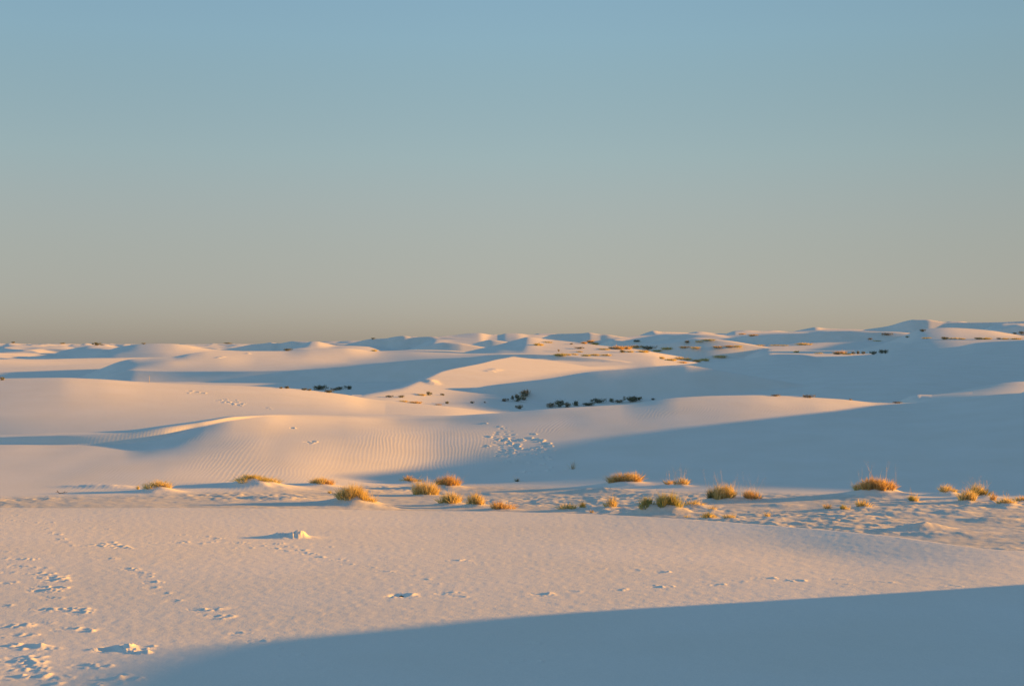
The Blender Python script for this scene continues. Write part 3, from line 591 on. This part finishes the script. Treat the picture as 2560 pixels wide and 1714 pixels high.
def build_plants():
    for n, ((a, b, top, base, tint, nt_, mh, st, lab), (x0, y0)) in enumerate(zip(NEAR, GROUND)):
        random.seed(100 + n); W = (b-a)/F*y0; H = (base-top)/F*y0; Hg = H*((1.28 if nt_ < 7 else 1.08) - mh*.7); cy = y0 + W*.22
        oz = height(x0, cy); org = Vector((x0, cy, oz))
        zz = lambda x, y: height(x0 + x, cy + y) - oz
        S = Soup(); dens = 1.0
        for k in range(nt_):
            t = (k + .5)/nt_*2 - 1 if nt_ > 1 else 0
            fx = t*.5*W*.8 + random.uniform(-.06, .06)*W; fy = random.uniform(-.22, .18)*W*(1 if nt_ > 2 else .4)
            hh = Hg*(1 - .4*t*t)*random.uniform(.42, 1.05)
            rr = W*(.62 if nt_ == 1 else (.85/nt_ + .12))
            cnt = int(np.clip(900*rr*max(hh, .25)*1.25, 40, 240)*(.22 if 'stalky' in lab else 1))
            tt = tint if random.random() < .8 or tint == 'dark' else random.choice(['gold', 'mixed'])
            if 'dark left side' in lab and k == 0: tt = 'olive'  # left tussock tinted olive to paint in the clump's shaded side
            if 'dark right side' in lab and k == nt_-1: tt = 'olive'
            tussock(S, fx, fy, zz, rr*random.uniform(.8, 1.15), hh*1.15, tt, cnt, .021 if hh > .15 else .015)
        for _ in range(int(18*W + 6)):
            fx, fy = random.uniform(-.5, .5)*W, random.uniform(-.2, .2)*W; h2 = Hg*random.uniform(.7, 1.5); z1_ = zz(fx, fy); c = random.choice(TINT['gold'])
            S.blade((fx, fy, z1_ - .02), (fx + random.gauss(0, .35)*h2, fy + random.gauss(0, .3)*h2, z1_ + h2*.8), .012, (random.gauss(0, .08), 0, -h2*.2), c, 4)
        kind = 'grass_clump'
        o = link(kind, S.mesh(kind, GRASS), None, (x0, cy, oz + EYE)); tag(o, lab, 'grass clump', GR)
        if st:
            SH = (base - top + st)/F*y0
            for q in range(int(4 + W*6)):
                T = Soup()
                fx, fy = random.gauss(0, .22)*W, random.gauss(0, .12)*W; z0_ = zz(fx, fy); h2 = SH*random.uniform(.65, 1.0) - mh*H*.75
                tip = (fx + random.gauss(0, .22)*h2, fy + random.gauss(0, .15)*h2, z0_ + h2)
                T.blade((fx, fy, z0_), tip, .009, (random.gauss(0, .06), 0, -.02), (.50, .38, .20), 4)
                for g in range(4):
                    u = 1 - g*.06; p = Vector(tip); bs_ = Vector((fx, fy, z0_)); T.leaf(bs_ + (p-bs_)*u*u*.98, .02, (.55, .42, .24))
                link('seed_stalk', T.mesh('seed_stalk', GRASS), o)
        if tint == 'green' or tint == 'mixed':
            T = Soup()
            for k in range(2): tussock(T, random.uniform(-.3, .3)*W, random.uniform(-.1, .1)*W, zz, W*.3, Hg*.9, 'green', 60, .014)
            link('green_shoot', T.mesh('green_shoot', GRASS), o)

    # shrub and tuft shapes for everything behind the middle dune, one metre across, copied in all sizes
    def shrub(tint, seed, tall=.5, twiggy=False):
        random.seed(seed); S = Soup(); lobes = [(random.uniform(-.32, .32), random.uniform(-.25, .25), random.uniform(.15, tall*.62), random.uniform(.14, .26)) for _ in range(6)]
        for lx, ly, lz, lr in lobes:
            for _ in range(44):
                d = Vector((random.gauss(0, 1), random.gauss(0, 1), random.gauss(0, .8))).normalized()*lr*random.uniform(.45, 1.05)
                p = Vector((lx, ly, lz)) + d
                if p.z < .01: p.z = random.uniform(.01, .1)
                c = random.choice(TINT[tint]); k = random.uniform(.7, 1.25); S.leaf(p, random.uniform(.04, .075), (c[0]*k, c[1]*k, c[2]*k))
        T = Soup()
        for lx, ly, lz, lr in lobes:
            T.tube((lx*.2, ly*.2, -.05), (lx, ly, lz), .018, .008, (.14, .10, .07))
            if twiggy:
                for _ in range(3): T.tube((lx, ly, lz), (lx+random.uniform(-.2, .2), ly+random.uniform(-.2, .2), lz+random.uniform(.1, .3)), .008, .003, (.16, .12, .08))
        return S.mesh('foliage', LEAF), T.mesh('stem', STEM)
    def tuft(tint, seed):
        random.seed(seed); S = Soup()
        for k in range(3): tussock(S, random.uniform(-.3, .3), random.uniform(-.2, .2), lambda x, y: 0, .5, .5*random.uniform(.7, 1.1), tint, 110, .035)
        return S.mesh('tuft', GRASS)
    P = {}
    for t in ('dark', 'brown', 'olive'): P[t] = [shrub(t, 10 + k, .5, t != 'olive') for k in range(3)]
    for t in ('gold', 'orange', 'mixed', 'green'): P['t' + t] = [tuft(t, 40 + k) for k in range(3)]
    random.seed(5)
    for n, (a, b, top, base, tint, grp, lab) in enumerate(BACK):
        x0, y0 = ground_at((a+b)/2, base); W = (b-a)/F*y0; H = (base-top)/F*y0; z = height(x0, y0)
        src = P[tint][n % 3]; rz = random.uniform(0, 6.28)
        if tint in ('dark', 'brown', 'olive'):
            o = link('desert_shrub', src[0], None, (x0, y0, z + EYE - .02), rz); link('stem', src[1], o); o.name = 'desert_shrub'; cat = 'shrub'
            o.scale = (W*1.5, W*1.1, H/.52)
        else:
            o = link('grass_tuft', src, None, (x0, y0, z + EYE - .02), rz); cat = 'grass tuft'; o.scale = (W*1.05, W*.9, H/.5)
        tag(o, lab, cat, grp)
    # thin pale stake on the left dune
    x0, y0 = ground_at(373, 957.5); S = Soup(); z = height(x0, y0)
    S.tube((0, 0, -.1), (.01, 0, .34), .018, .017, (.5, .44, .40), 8); S.tube((.01, 0, .34), (-.005, 0, .58), .017, .013, (.5, .43, .38), 8)
    o = link('stake', S.mesh('stake', STEM), None, (x0, y0, z + EYE)); tag(o, 'thin pale upright stake on the crest of the left dune', 'stake')
    # dry twig at the far left of the flat
    x0, y0 = ground_at(152, 1234); S = Soup(); z = height(x0, y0); random.seed(3)
    S.tube((-.05, 0, 0), (-.16, .02, .13), .014, .008, (.16, .10, .06)); S.tube((-.05, 0, .02), (.25, .03, .05), .013, .007, (.16, .10, .06))
    S.tube((.1, .02, .04), (.18, 0, .10), .009, .005, (.16, .10, .06)); S.tube((-.1, 0, .06), (-.2, -.05, .07), .008, .004, (.16, .10, .06))
    o = link('twig', S.mesh('twig', STEM), None, (x0, y0, z + EYE)); tag(o, 'short dark dead twig lying on the flat near the left edge', 'twig')
    # dark chunk in the near print
    x0, y0 = ground_at(1003, 1488); z = height(x0, y0); S = Soup()
    S.tube((-.035, 0, .0), (.0, .0, .022), .016, .020, (.10, .07, .05), 6); S.tube((0, 0, .022), (.04, .01, .012), .018, .008, (.10, .07, .05), 6)
    o = link('twig', S.mesh('twig', STEM), None, (x0, y0, z + EYE)); tag(o, 'small dark chunk in a hollow of the near dune', 'twig')
G1 = 'scrub behind the left dune crest'; G2 = 'scrub in the shaded basin'; G3 = 'tufts below the bright dune nose'
G4 = 'far belt of scrub and grass'; G5 = 'round dark shrubs on the far flat'; G6 = 'scrub line on the right horizon'; G7 = 'plants on the far left dunes'
BACK = [
 (0, 15, 939, 950, 'dark', G1, 'dark shrub cut by the left edge, just behind the left dune crest'),
 (696, 708, 965, 971, 'dark', G1, 'low dark shrub at the left start of the row behind the left dune crest'),
 (708, 727, 963, 971, 'dark', G1, 'small dark shrub touching the one at the start of the row behind the left dune'),
 (751, 766, 968, 975, 'dark', G1, 'flat dark shrub just left of the tallest in the row behind the left dune'),
 (764, 781, 970, 976, 'dark', G1, 'thin low scrub running into the tallest shrub behind the left dune'),
 (788, 822, 960, 975, 'dark', G1, 'tallest and roundest dark shrub in the row behind the left dune crest'),
 (808, 830, 972, 981, 'dark', G1, 'dark tuft right in front of the tallest shrub, touching the left dune crest'),
 (830, 846, 967, 976, 'brown', G1, 'sparse brown scrub just right of the tallest shrub in the row'),
 (843, 859, 964, 975, 'dark', G1, 'dark shrub between the sparse brown scrub and the last one of the row'),
 (864, 886, 961, 973, 'dark', G1, 'round dark shrub ending the row behind the left dune on the right'),
 (965, 980, 986, 993, 'dark', G3, 'small dark shrub, leftmost below the bright dune nose'),
 (998, 1014, 986, 993, 'dark', G3, 'small dark shrub, second from the left below the bright dune nose'),
 (1045, 1064, 979, 988, 'tgold', G3, 'gold grass tuft at the tip of the shade below the bright dune nose'),
 (1064, 1083, 977, 988, 'dark', G3, 'dark round shrub right beside the gold tuft below the bright nose'),
 (1099, 1109, 982, 988, 'dark', G3, 'tiny dark shrub right of the round one, at the end of the bright nose'),
 (1000, 1018, 996, 1004, 'tgold', G3, 'small lit gold tuft on the left dune crest, left of the orange one'),
 (1022, 1050, 998, 1007, 'torange', G3, 'lit orange grass tuft on the crest of the left dune'),
 (1088, 1104, 1006, 1012, 'torange', G3, 'faint orange tuft low on the left dune crest, right of the bright orange one'),
 (1111, 1124, 1001, 1009, 'olive', G2, 'small grey-green shrub in the shade at the left end of the basin'),
 (1176, 1184, 1001, 1008, 'dark', G2, 'tiny dark shrub alone in the middle of the left basin'),
 (1208, 1216, 1002, 1007, 'brown', G2, 'faint tiny brown shrub right of the tiny dark one in the basin'),
 (1248, 1270, 994, 1003, 'brown', G2, 'sparse faint twiggy scrub left of the big dark pair in the basin'),
 (1277, 1306, 982, 1003, 'dark', G2, 'big dark bush, lower left one of the leaning pair in the basin'),
 (1302, 1333, 973, 991, 'dark', G2, 'big dark bush, upper right one of the leaning pair in the basin'),
 (1300, 1322, 990, 1000, 'brown', G2, 'sparse brown scrub under the upper right bush of the leaning pair'),
 (1288, 1311, 1010, 1022, 'brown', G2, 'brown shrub in front of the leaning pair, near the middle dune crest'),
 (1371, 1392, 1003, 1019, 'brown', G2, 'brown shrub at the left end of the long basin thicket'),
 (1385, 1410, 995, 1017, 'dark', G2, 'tallest dark bush in the left part of the long basin thicket'),
 (1408, 1432, 1003, 1018, 'brown', G2, 'low brown bush between the tallest and the broad one of the basin thicket'),
 (1428, 1454, 999, 1013, 'dark', G2, 'broad dark bush in the middle of the long basin thicket'),
 (1452, 1481, 1004, 1014, 'dark', G2, 'dark low bush lying on the middle dune crest, in the basin thicket'),
 (1478, 1508, 993, 1007, 'dark', G2, 'domed dark bush at the right end of the joined basin thicket'),
 (1520, 1536, 994, 1005, 'dark', G2, 'dark bush on its own just right of the joined basin thicket'),
 (1534, 1555, 997, 1007, 'brown', G2, 'brown trailing bush right against the separate dark one in the basin'),
 (1562, 1602, 988, 1004, 'dark', G2, 'wide dark bush, rightmost large one in the basin'),
 (1622, 1640, 995, 1000, 'dark', G2, 'flat dark scrub just peeping over the crest right of the wide basin bush'),
 (1922, 1952, 984, 990, 'brown', G2, 'low brown scrub peeping over the lit top of the middle dune'),
 (2008, 2032, 984, 994, 'brown', G2, 'low scrub with stalks peeping over the crest right of the lit dune top'),
 (2119, 2133, 995, 1000, 'brown', G2, 'faint scrub over the middle dune crest, at the right end of the sunlit part'),
 (2228, 2250, 1002, 1008, 'brown', G2, 'very faint shaded scrub at the lowest point of the middle dune crest'),
 (231, 249, 855, 865, 'olive', G7, 'olive round bush on the far left skyline'),
 (250, 264, 860, 864, 'tmixed', G7, 'low grass right beside the olive bush on the left skyline'),
 (28, 39, 856, 861, 'olive', G7, 'tiny dark bush on the skyline nearest the left edge'),
 (354, 366, 856, 860, 'olive', G7, 'tiny bush on the skyline above the pinkish far hill'),
 (152, 166, 858, 862, 'olive', G7, 'faint tiny scrub on the skyline left of the olive bush'),
 (705, 726, 869, 877, 'dark', G7, 'dark shrub alone at the foot of the small bright far cone'),
 (928, 944, 869, 878, 'tmixed', G7, 'small olive tuft on the far ridge under the dark central hill'),
 (556, 576, 852, 856, 'olive', G7, 'faint scrub on the skyline left of the small bright cone'),
 (926, 936, 843, 847, 'olive', G7, 'tiny scrub on the top of the dark central hill'),
 (1335, 1358, 852, 863, 'tmixed', G4, 'olive grass patch at the left start of the far belt'),
 (1360, 1382, 851, 857, 'tmixed', G4, 'thin olive scrub right of the first patch of the far belt'),
 (1452, 1470, 850, 859, 'torange', G4, 'left part of the orange grass on the pointed far sand mound'),
 (1465, 1486, 846, 856, 'torange', G4, 'highest orange grass, topping the pointed far sand mound'),
 (1482, 1500, 852, 862, 'tmixed', G4, 'right slope grass of the pointed far sand mound'),
 (1424, 1434, 857, 861, 'brown', G4, 'tiny scrub on the ridge left of the pointed far mound'),
 (1536, 1558, 856, 873, 'torange', G4, 'tall rusty grass at the left end of the thickest far clump'),
 (1554, 1580, 859, 872, 'torange', G4, 'rusty grass in the middle of the thickest far clump'),
 (1576, 1606, 861, 871, 'torange', G4, 'low rusty grass trailing right from the thickest far clump'),
 (1606, 1637, 864, 875, 'dark', G4, 'dark bush right of the thickest rusty far clump'),
 (1590, 1618, 871, 880, 'tmixed', G4, 'olive grass in front of the dark bush of the far belt'),
 (1547, 1566, 873, 881, 'olive', G4, 'dark olive tuft below the left end of the thickest far clump'),
 (1564, 1584, 873, 880, 'tmixed', G4, 'pale olive tuft below the middle of the thickest far clump'),
 (1626, 1652, 871, 878, 'tgreen', G4, 'pale green low grass under the dark bush of the far belt'),
 (1518, 1536, 866, 872, 'brown', G4, 'small scrub on sand just left of the thickest far clump'),
 (1440, 1460, 866, 872, 'brown', G4, 'tiny scrub on the bright sand below the pointed far mound'),
 (1500, 1530, 868, 874, 'tmixed', G4, 'thin grass line between the pointed mound and the thickest far clump'),
 (1655, 1678, 864, 874, 'tmixed', G4, 'olive tuft alone right of the dark bush of the far belt'),
 (1388, 1412, 880, 891, 'tgreen', G4, 'green tuft at the left end of the front far strip'),
 (1410, 1428, 880, 888, 'tmixed', G4, 'low olive grass next to the green end tuft of the front far strip'),
 (1426, 1443, 880, 887, 'tmixed', G4, 'low olive grass in the gap before the yellow-green mass of the front far strip'),
 (1393, 1401, 872, 879, 'brown', G4, 'tiny brown bush above the left end of the front far strip'),
 (1452, 1476, 881, 890, 'tgreen', G4, 'yellow-green tuft, left half of the mass in the front far strip'),
 (1474, 1497, 880, 889, 'tgold', G4, 'gold-green tuft, right half of the mass in the front far strip'),
 (1504, 1526, 881, 889, 'tgold', G4, 'gold tuft ending the front far strip on the right'),
 (1444, 1458, 874, 880, 'tmixed', G4, 'small olive tuft between the two far strips, left of centre'),
 (1584, 1602, 852, 858, 'dark', G4, 'dark shrub at the foot of a lit lens-shaped far dune'),
 (1650, 1660, 884, 897, 'tgold', G4, 'upright gold tuft on the right tip of the long lit dune'),
 (1660, 1690, 891, 901, 'tmixed', G4, 'wide olive-gold grass right of the upright tuft at the lit dune tip'),
 (1688, 1706, 886, 898, 'tgold', G4, 'tall gold grass above the tip of the long lit dune'),
 (1702, 1730, 889, 900, 'tgold', G4, 'gold grass in the middle of the strip beyond the lit dune tip'),
 (1692, 1716, 900, 907, 'torange', G4, 'orange grass lowest in the strip beyond the lit dune tip'),
 (1728, 1752, 893, 904, 'torange', G4, 'orange grass right of the middle of the strip beyond the dune tip'),
 (1750, 1770, 890, 902, 'tmixed', G4, 'last joined grass of the strip beyond the dune tip'),
 (1779, 1810, 888, 896, 'tgold', G4, 'separate gold grass patch right of the strip beyond the dune tip'),
 (1700, 1722, 864, 872, 'torange', G4, 'brownish tuft in the second row, above the strip beyond the dune tip'),
 (1722, 1750, 863, 871, 'tgold', G4, 'gold grass in the second row, right of the brownish tuft'),
 (1784, 1810, 864, 871, 'torange', G4, 'orange grass left of the dark-centred one in the second row'),
 (1808, 1832, 862, 870, 'torange', G4, 'orange grass with a dark centre in the second row'),
 (1830, 1856, 863, 870, 'tmixed', G4, 'olive-gold grass right of the dark-centred one in the second row'),
 (1886, 1908, 859, 864, 'tgold', G4, 'thin gold grass higher up, right of the second row'),
 (1928, 1950, 858, 864, 'tmixed', G4, 'thin grey-olive grass left of the bright gold dome'),
 (1948, 1972, 859, 864, 'tmixed', G4, 'thin grey-olive grass closer to the bright gold dome'),
 (1996, 2032, 852, 862, 'tgold', G4, 'bright gold domed grass on the lit far slope'),
 (1984, 1998, 872, 881, 'tgold', G4, 'small gold tuft at the edge of the far lit flat'),
 (2038, 2056, 878, 884, 'tmixed', G4, 'small olive tuft between the gold tuft and the dark round shrubs'),
 (1711, 1729, 852, 858, 'dark', G4, 'dark flat shrub high above the second row of grass'),
 (1737, 1758, 850, 855, 'tmixed', G4, 'thin olive tuft right of the dark flat shrub'),
 (1757, 1784, 848, 854, 'tgreen', G4, 'thin green scrub right of the thin olive tuft, high in the far dunes'),
 (1846, 1864, 830, 836, 'torange', G4, 'orange tuft on the bright far crest, left one of two'),
 (1873, 1894, 831, 839, 'torange', G4, 'orange tuft on the bright far crest, right one of two'),
 (2087, 2112, 870, 885, 'torange', G5, 'tall gold bush at the left end of the dark round shrubs'),
 (2082, 2098, 880, 886, 'dark', G5, 'dark scrub at the foot of the tall gold bush'),
 (2110, 2130, 879, 886, 'tmixed', G5, 'olive tuft between the tall gold bush and the round shrubs'),
 (2128, 2139, 877, 886, 'dark', G5, 'first small dark shrub from the left of the round shrub row'),
 (2139, 2148, 875, 885, 'dark', G5, 'second small dark shrub, joined to the first of the round shrub row'),
 (2152, 2163, 876, 885, 'dark', G5, 'third small dark shrub, alone in the middle of the round shrub row'),
 (2177, 2191, 875, 886, 'dark', G5, 'fourth and darkest rounded shrub of the round shrub row'),
 (2196, 2208, 871, 884, 'dark', G5, 'fifth shrub, tall left one of the pair ending the round row'),
 (2207, 2218, 871, 884, 'dark', G5, 'sixth shrub, right one of the pair ending the round row'),
 (2205, 2226, 831, 838, 'brown', G6, 'brown bush on the far rise left of the pinkish dune'),
 (2172, 2182, 846, 851, 'brown', G6, 'tiny brown shrub on the lit slope under the brown bush'),
 (2184, 2202, 849, 853, 'tmixed', G6, 'faint low grass right of the tiny shrub on the lit slope'),
 (2264, 2272, 838, 844, 'olive', G6, 'small olive shrub at the left foot of the pinkish dune'),
 (2304, 2328, 840, 846, 'tmixed', G6, 'low olive grass at the left start of the line under the pinkish dune'),
 (2350, 2374, 840, 848, 'olive', G6, 'dark olive bush starting the thicker line under the pinkish dune'),
 (2372, 2396, 841, 847, 'tmixed', G6, 'low olive grass left of the bright sand heap in the line'),
 (2398, 2414, 842, 848, 'tgold', G6, 'thin gold grass on the bright sand heap in the line'),
 (2433, 2455, 842, 848, 'olive', G6, 'olive bush right of the bright sand heap in the line'),
 (2452, 2478, 839, 848, 'tmixed', G6, 'domed olive-gold grass, highest in the line under the pinkish dune'),
 (2490, 2500, 843, 848, 'brown', G6, 'tiny scrub between the domed grass and the end patches of the line'),
 (2503, 2522, 841, 848, 'tmixed', G6, 'olive grass patch, second from the right end of the line'),
 (2527, 2552, 841, 848, 'tmixed', G6, 'olive grass patch at the right end of the line'),
 (2545, 2560, 827, 834, 'dark', G6, 'dark bush on the shaded slope at the right edge'),
 (2534, 2543, 830, 835, 'dark', G6, 'tiny dark shrub left of the bush at the right edge'),
 (2300, 2313, 821, 829, 'dark', G6, 'dark scrub on the left shoulder of the pinkish dune'),
]
def grid_mesh(name):
    n, m = ZZ.shape
    co = np.empty((n*m, 3), np.float32)
    co[:, 0] = X.ravel(); co[:, 1] = Y.ravel(); co[:, 2] = ZZ.ravel() + EYE
    i = (np.arange(n-1)[:, None]*m + np.arange(m-1)[None, :]).ravel().astype(np.int32)
    fc = np.empty((len(i), 4), np.int32)
    fc[:, 0] = i; fc[:, 1] = i+1; fc[:, 2] = i+m+1; fc[:, 3] = i+m
    me = bpy.data.meshes.new(name)
    me.vertices.add(n*m); me.vertices.foreach_set('co', co.ravel())
    me.loops.add(fc.size); me.loops.foreach_set('vertex_index', fc.ravel())
    me.polygons.add(len(fc)); me.polygons.foreach_set('loop_start', np.arange(0, fc.size, 4, dtype=np.int32))
    me.update(calc_edges=True)
    me.polygons.foreach_set('use_smooth', np.ones(len(fc), bool))
    return me
me = grid_mesh('sand_dunes')
CR = np.zeros(ZZ.shape, np.float32); CR[S] = flat
at_ = me.attributes.new('crust', 'FLOAT', 'POINT'); at_.data.foreach_set('value', CR.ravel())
ground = bpy.data.objects.new('sand_dunes', me); scene.collection.objects.link(ground)
ground['kind'] = 'structure'
ms = bpy.data.materials.new('white_gypsum_sand'); ms.use_nodes = True
nt = ms.node_tree; bs = nt.nodes['Principled BSDF']; bs.inputs['Roughness'].default_value = 1
bs.inputs['Specular IOR Level'].default_value = 0.05
def node(t, **k):
    n = nt.nodes.new(t)
    for a, v in k.items(): setattr(n, a, v)
    return n
tc = node('ShaderNodeTexCoord')
n1 = node('ShaderNodeTexNoise'); n1.inputs['Scale'].default_value = .35; n1.inputs['Detail'].default_value = 5
nt.links.new(tc.outputs['Object'], n1.inputs['Vector'])
cr_ = node('ShaderNodeValToRGB'); cr_.color_ramp.elements[0].position = .3; cr_.color_ramp.elements[1].position = .7
cr_.color_ramp.elements[0].color = (.785, .73, .61, 1); cr_.color_ramp.elements[1].color = (.82, .77, .66, 1)
nt.links.new(n1.outputs['Fac'], cr_.inputs[0])
n2 = node('ShaderNodeTexNoise'); n2.inputs['Scale'].default_value = 60; n2.inputs['Detail'].default_value = 3; n2.inputs['Roughness'].default_value = .7
nt.links.new(tc.outputs['Object'], n2.inputs['Vector'])
mr = node('ShaderNodeMapRange'); mr.inputs['From Min'].default_value = .3; mr.inputs['From Max'].default_value = .7; mr.inputs['To Min'].default_value = .93; mr.inputs['To Max'].default_value = 1.05
nt.links.new(n2.outputs['Fac'], mr.inputs['Value'])
mm = node('ShaderNodeMix', data_type='RGBA', blend_type='MULTIPLY'); mm.inputs['Factor'].default_value = 1
nt.links.new(cr_.outputs[0], mm.inputs['A']); nt.links.new(mr.outputs[0], mm.inputs['B'])
ca_ = node('ShaderNodeAttribute', attribute_name='crust')        # the crusted floor between the dunes is a greyer sand
n4 = node('ShaderNodeTexNoise'); n4.inputs['Scale'].default_value = 3.2; n4.inputs['Detail'].default_value = 6; n4.inputs['Roughness'].default_value = .7
nt.links.new(tc.outputs['Object'], n4.inputs['Vector'])
r4 = node('ShaderNodeMapRange'); r4.inputs['From Min'].default_value = .35; r4.inputs['From Max'].default_value = .6; r4.inputs['To Min'].default_value = .45; r4.inputs['To Max'].default_value = 1.0
nt.links.new(n4.outputs['Fac'], r4.inputs['Value'])
m4_ = node('ShaderNodeMath', operation='MULTIPLY'); nt.links.new(ca_.outputs['Fac'], m4_.inputs[0]); nt.links.new(r4.outputs[0], m4_.inputs[1])
mc = node('ShaderNodeMix', data_type='RGBA', blend_type='MULTIPLY'); mc.inputs['B'].default_value = (.80, .79, .76, 1)
nt.links.new(m4_.outputs[0], mc.inputs['Factor']); nt.links.new(mm.outputs['Result'], mc.inputs['A'])
nt.links.new(mc.outputs['Result'], bs.inputs['Base Color'])
n3 = node('ShaderNodeTexNoise'); n3.inputs['Scale'].default_value = 26; n3.inputs['Detail'].default_value = 4; n3.inputs['Roughness'].default_value = .65
nt.links.new(tc.outputs['Object'], n3.inputs['Vector'])
bp = node('ShaderNodeBump'); bp.inputs['Strength'].default_value = .8; bp.inputs['Distance'].default_value = .0045
nt.links.new(n3.outputs['Fac'], bp.inputs['Height']); nt.links.new(bp.outputs[0], bs.inputs['Normal'])
me.materials.append(ms)
build_plants()
